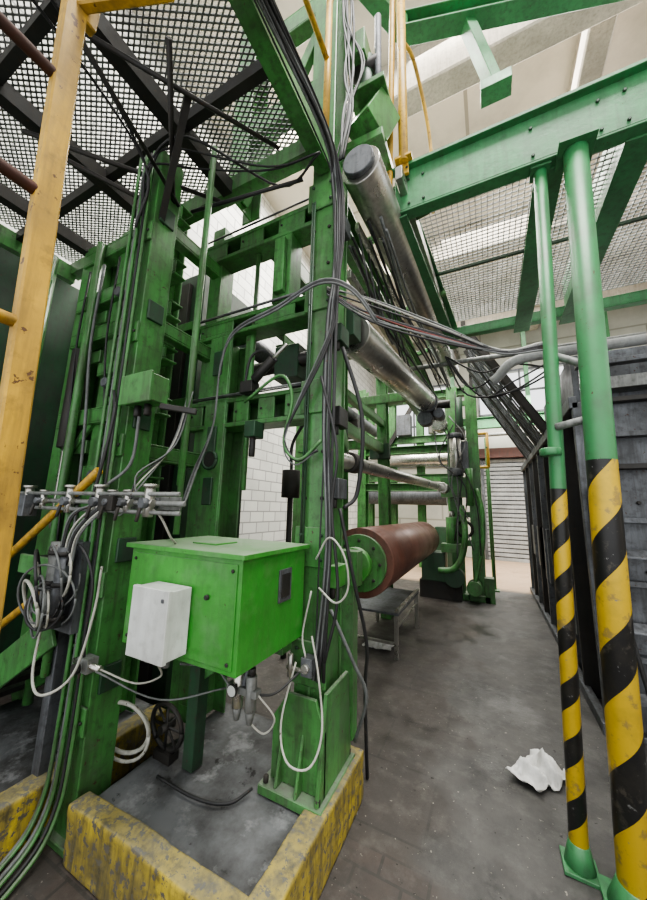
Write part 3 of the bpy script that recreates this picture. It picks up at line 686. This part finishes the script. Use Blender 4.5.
b.path([(-1.6, 1.02, -.74), (-1.4, 1.05, -.76), (-1.25, 1.05, -.7), (-1.2, .99, -.62)], .004, CWHT).path([(-1.6, 1.0, -.74), (-1.3, 1.1, -.82), (-1.08, 1.26, -.79)], .004, CGRY)
b.done(0)

b = B('cable_bundle')
for i in range(14):
    o = R(-.035, .035); p = R(-.035, .035)
    b.path([(-.76 + o, -.4, 2.1 + p), (-.75 + o, .6, 2.12 + p), (-.74 + p, 1.3, 2.1 + o), (-.72 + o, 1.52, 1.95), (-.71 + o, 1.54 + p * .5, 1.6), (-.72 + o * .7, 1.54, 1.3), (-.73 + o, 1.52, 1.0 + p)] +
           ([(-.80 + o, 1.5, .8), (-.92 + o, 1.49, .55 + o), (-1.0, 1.5, .35 + 2 * o), (-.92, 1.5, .22 + p), (-.8, 1.52, .3)] if i % 5 == 0 else [(-.74 + o, 1.53, .4), (-.75 + p, 1.53, -.2), (-.76 + o, 1.53, -.8)]),
           R(.004, .009), (CBLK, CBLK, CGRY, CBLK)[i % 4])
for x in (-.9, -.885): b.cyl((x, 1.55, -.5), (x, 1.55, 1.9), .006, GREEND, 8)
for i in range(6):
    o = R(-.025, .025)
    b.path([(-1.5 + o, 1.3, .0 + o), (-1.6 + o, 1.45, .2), (-1.54, 1.5, .5), (-1.52, 1.5, .9 + o), (-1.42, 1.5, 1.12 + o), (-1.1, 1.5, 1.2 + o), (-.8, 1.48, 1.27 + o), (-.62, 1.52, 1.2 + o), (-.5, 1.6, 1.02 + o)], R(.004, .007), (CGRY, CBLK, CGRY)[i % 3])
for i in range(9):
    o = R(-.03, .03)
    b.path([(-.78, 1.54, 1.25 + o), (-.55, 1.62, 1.05 + o * 2 + .015 * i), (-.2, 1.78, .92 + o + .012 * i), (.1, 1.95, .88 + o * .5), (.3, 2.0, .9 + o)], R(.004, .006), (CBLK, CGRY, CRED, CBLK, CGRY, CBLK, CWHT, CBLK, CGRY)[i])
b.path([(-1.3, 1.5, .62), (-1.05, 1.5, .75), (-.96, 1.5, .6), (-1.0, 1.5, .35), (-.9, 1.5, .25), (-.78, 1.52, .35)], .009, GREEN)
b.path([(-.78, 1.5, .7), (-.68, 1.5, .3), (-.7, 1.5, .0), (-.66, 1.5, -.4), (-.72, 1.5, -.7)], .008, CBLK)
b.path([(-.7, 1.6, .9), (-.6, 1.65, .5), (-.64, 1.7, .1), (-.7, 1.65, .0)], .012, CBLK)
b.path([(-.7, 1.6, .0), (-.64, 1.65, -.35), (-.62, 1.8, -.7), (-.68, 1.95, -1.0), (-.7, 2.05, -1.49)], .01, CBLK)
b.path([(-.74, 1.6, -.5), (-.66, 1.7, -.75), (-.62, 1.8, -.95), (-.7, 1.85, -1.2)], .009, CGRY)
for i in range(10):
    x = R(-.8, -.5); z = R(1.75, 2.0)
    b.path([(x, 1.9, z), (x + R(-.03, .03), 2.8, z - R(.02, .12)), (x + R(0, .08), 3.9, z + R(-.05, .05)), (x + .1, 5.0, z - R(0, .15))], R(.006, .012), (CBLK, CGRY, CBLK)[i % 3])
for i in range(6):
    b.path([(-.72, 1.9 + .2 * i, 1.9), (-.66, 1.9 + .2 * i, 1.5 + R(-.1, .1)), (-.7, 2.1 + .3 * i, 1.45)], .007, CBLK)
# small clipped lines along the cross beams
for z in (1.36, .74, 2.04): b.cyl((-1.9, 1.625, z), (-.93, 1.625, z), .007, CGRY, 8).cyl((-1.9, 1.61, z - .02), (-.93, 1.61, z - .02), .005, CBLK, 8)
b.done(0)
b = B('white_air_hose')
b.path([(-.78, 1.5, -.25), (-.70, 1.48, -.14), (-.62, 1.48, -.22), (-.60, 1.48, -.36), (-.66, 1.48, -.43), (-.76, 1.5, -.38)], .005, CWHT)
b.path([(-.86, 1.48, -.72), (-.89, 1.42, -.95), (-.84, 1.4, -1.08), (-.74, 1.42, -1.08), (-.70, 1.45, -.95), (-.74, 1.48, -.75), (-.79, 1.5, -.6)], .005, CWHT)
b.path([(-.8, 1.5, -.4), (-.84, 1.5, -.6), (-.82, 1.5, -.7)], .005, CWHT)
b.path([(-.92, 1.28, -.79), (-.88, 1.35, -.9), (-.94, 1.36, -.98), (-1.0, 1.32, -.92), (-.96, 1.28, -.86)], .004, CWHT)
b.done(0)
b = B('conduit_run')
for i, (dx, dy) in enumerate([(0, 0), (.03, -.01), (.06, 0), (-.03, -.01), (-.05, .0), (.085, 0)]):
    b.path([(-1.83 + dx, 1.03 + dy, 2.15), (-1.83 + dx, 1.03 + dy, 1.0), (-1.83 + dx, 1.03 + dy, .0), (-1.83 + dx, 1.03 + dy, -1.0), (-1.83 + dx, 1.0 + dy, -1.35), (-1.8 + dx, .85 + dy, -1.47), (-1.7 + dx, .5, -1.48)], .009, (CGRY, GREEN, CBLK, GREEN, CGRY, GREEN)[i])
b.cyl((-1.42, 1.2, -.15), (-1.42, 1.2, 2.2), .016, GREEN, 12).cyl((-1.5, 1.25, .1), (-1.5, 1.25, 2.2), .01, GREEN, 10)
b.path([(-1.8, 1.02, .6), (-1.7, .98, .45), (-1.72, .97, .2), (-1.78, .98, .02)], .008, CBLK).path([(-1.6, 1.05, .44), (-1.62, 1.05, .2), (-1.72, 1.0, .08)], .008, CGRY)
for i in range(3): b.path([(-1.78, 1.02, 1.7 + .08 * i), (-1.7 + R(-.05, .05), 1.0, 2.0), (-1.5 + R(-.1, .1), R(1.0, 1.2), 2.06), (-1.1, R(1.3, 1.5), 2.04), (-.78, 1.4, 2.05)], R(.006, .01), CBLK)
for i in range(2): b.path([(-1.78, 1.0, 1.6), (-1.7, .96, 1.95), (-1.62 + .08 * i, .4, 2.08), (-1.6 + .1 * i, -.3, 2.1)], R(.006, .011), CBLK)
for i in range(4): b.path([(-1.7 + .01 * i, .98, .02), (-1.55 + .03 * i, .98, -.06 + .03 * i), (-1.48, 1.0, .05 + .03 * i), (-1.46 + .01 * i, 1.15, .3), (-1.43 + .01 * i, 1.2, .6)], .004, (CGRY, CWHT, CBLK)[i % 3])
for i in range(5): b.path([(-2.9 + .2 * i, 1.32, 1.9), (-2.88 + .2 * i, 1.3, 1.2), (-2.8 + .22 * i, 1.3, .5), (-2.7 + .2 * i, 1.3, -.3 - .1 * i)], R(.006, .012), (CBLK, CGRY)[i % 2])
b.done(0)
b = B('actuator_cylinder')
b.cyl((-1.32, 1.6, .8), (-1.18, 1.6, .92), .03, DARK, 16).cyl((-1.18, 1.6, .92), (-1.08, 1.6, 1.0), .012, STEEL, 12)
b.path([(-1.4, 1.6, .74), (-1.36, 1.6, .96), (-1.25, 1.6, .99), (-1.15, 1.6, .9)], .01, CBLK).box(-1.42, -1.32, 1.58, 1.66, .72, .8, DARK)
b.cyl((-1.3, 1.6, .3), (-1.3, 1.6, .44), .02, DARK, 14).box(-1.34, -1.26, 1.56, 1.66, .42, .52, GREEND)
b.done()

def cloth(name, x, y, sx, sy, h, rz):
    bm = bmesh.new(); bmesh.ops.create_grid(bm, x_segments=44, y_segments=34, size=.5)
    for v in bm.verts:
        p = Vector((v.co.x * sx, v.co.y * sy, 0)); q = p * 11 + Vector((x, y, 0)) * 5
        e = 1 - max(abs(v.co.x), abs(v.co.y)) * 1.5
        n_ = (1 - abs(noise.noise(q)) * 2.2) * .6 + (1 - abs(noise.noise(q * 2.1)) * 2) * .35
        p.z = .006 + max(0, n_) * h * max(.18, e)
        d = noise.noise_vector(q * .6) * .35 * min(sx, sy); p.x += d.x; p.y += d.y
        v.co = p
    for f in bm.faces: f.smooth = True
    me = bpy.data.meshes.new(name); bm.to_mesh(me); bm.free(); me.materials.append(CLOTH)
    o = bpy.data.objects.new(name, me); bpy.context.collection.objects.link(o); o.location = (x, y, 0); o.rotation_euler = (0, 0, rz)
    s_ = o.modifiers.new('s', 'SOLIDIFY'); s_.thickness = .003; s_.offset = 1
cloth('crumpled_cloth', .155, 2.56, .3, .22, .16, .9)
cloth('crumpled_cloth', -1.2, 3.86, .3, .2, .08, .1)

# ---------------------------------------------------------------- lights
w = bpy.data.worlds.new('World'); bpy.context.scene.world = w; w.use_nodes = True
bg = w.node_tree.nodes['Background']; bg.inputs[0].default_value = (.97, .985, 1, 1); bg.inputs[1].default_value = 1.25
def area(name, loc, sx, sy, e, rot=(0, 0, 0), col=(1, .97, .92)):
    l = bpy.data.lights.new(name, 'AREA'); l.shape = 'RECTANGLE'; l.size = sx; l.size_y = sy; l.energy = e; l.color = col
    o = bpy.data.objects.new(name, l); bpy.context.collection.objects.link(o); o.location = loc; o.rotation_euler = rot
area('skylight_lamp', (.8, 6.5, 7.9), 3, 6, 650)
area('skylight_lamp', (-2.2, 4.5, 7.9), 2, 5, 650)
area('skylight_lamp', (1.0, .3, 8.0), 3, 1.5, 330)
area('far_bay_fill', (1.5, 10.3, 5.0), 3, 1.5, 300)  # added fill light to brighten the far end, no fitting there

# ---------------------------------------------------------------- camera
cam = bpy.data.cameras.new('camera'); co = bpy.data.objects.new('camera', cam); bpy.context.collection.objects.link(co)
cam.sensor_fit = 'AUTO'; cam.sensor_width = 36; cam.lens = 13.2; cam.clip_start = .02
Rv = Vector((.893, .449, 0)); U = Vector((.449 * .173, -.893 * .173, .985)); F = Vector((-.449 * .985, .893 * .985, .173))
xa = (Rv + .027 * U).normalized(); ya = (U - .027 * Rv).normalized(); za = xa.cross(ya)
co.matrix_world = Matrix(((xa.x, ya.x, za.x, 0), (xa.y, ya.y, za.y, 0), (xa.z, ya.z, za.z, H), (0, 0, 0, 1)))
bpy.context.scene.camera = co
bpy.context.scene.view_settings.view_transform = 'AgX'
bpy.context.scene.view_settings.look = 'AgX - Medium High Contrast'
bpy.context.scene.view_settings.exposure = .6
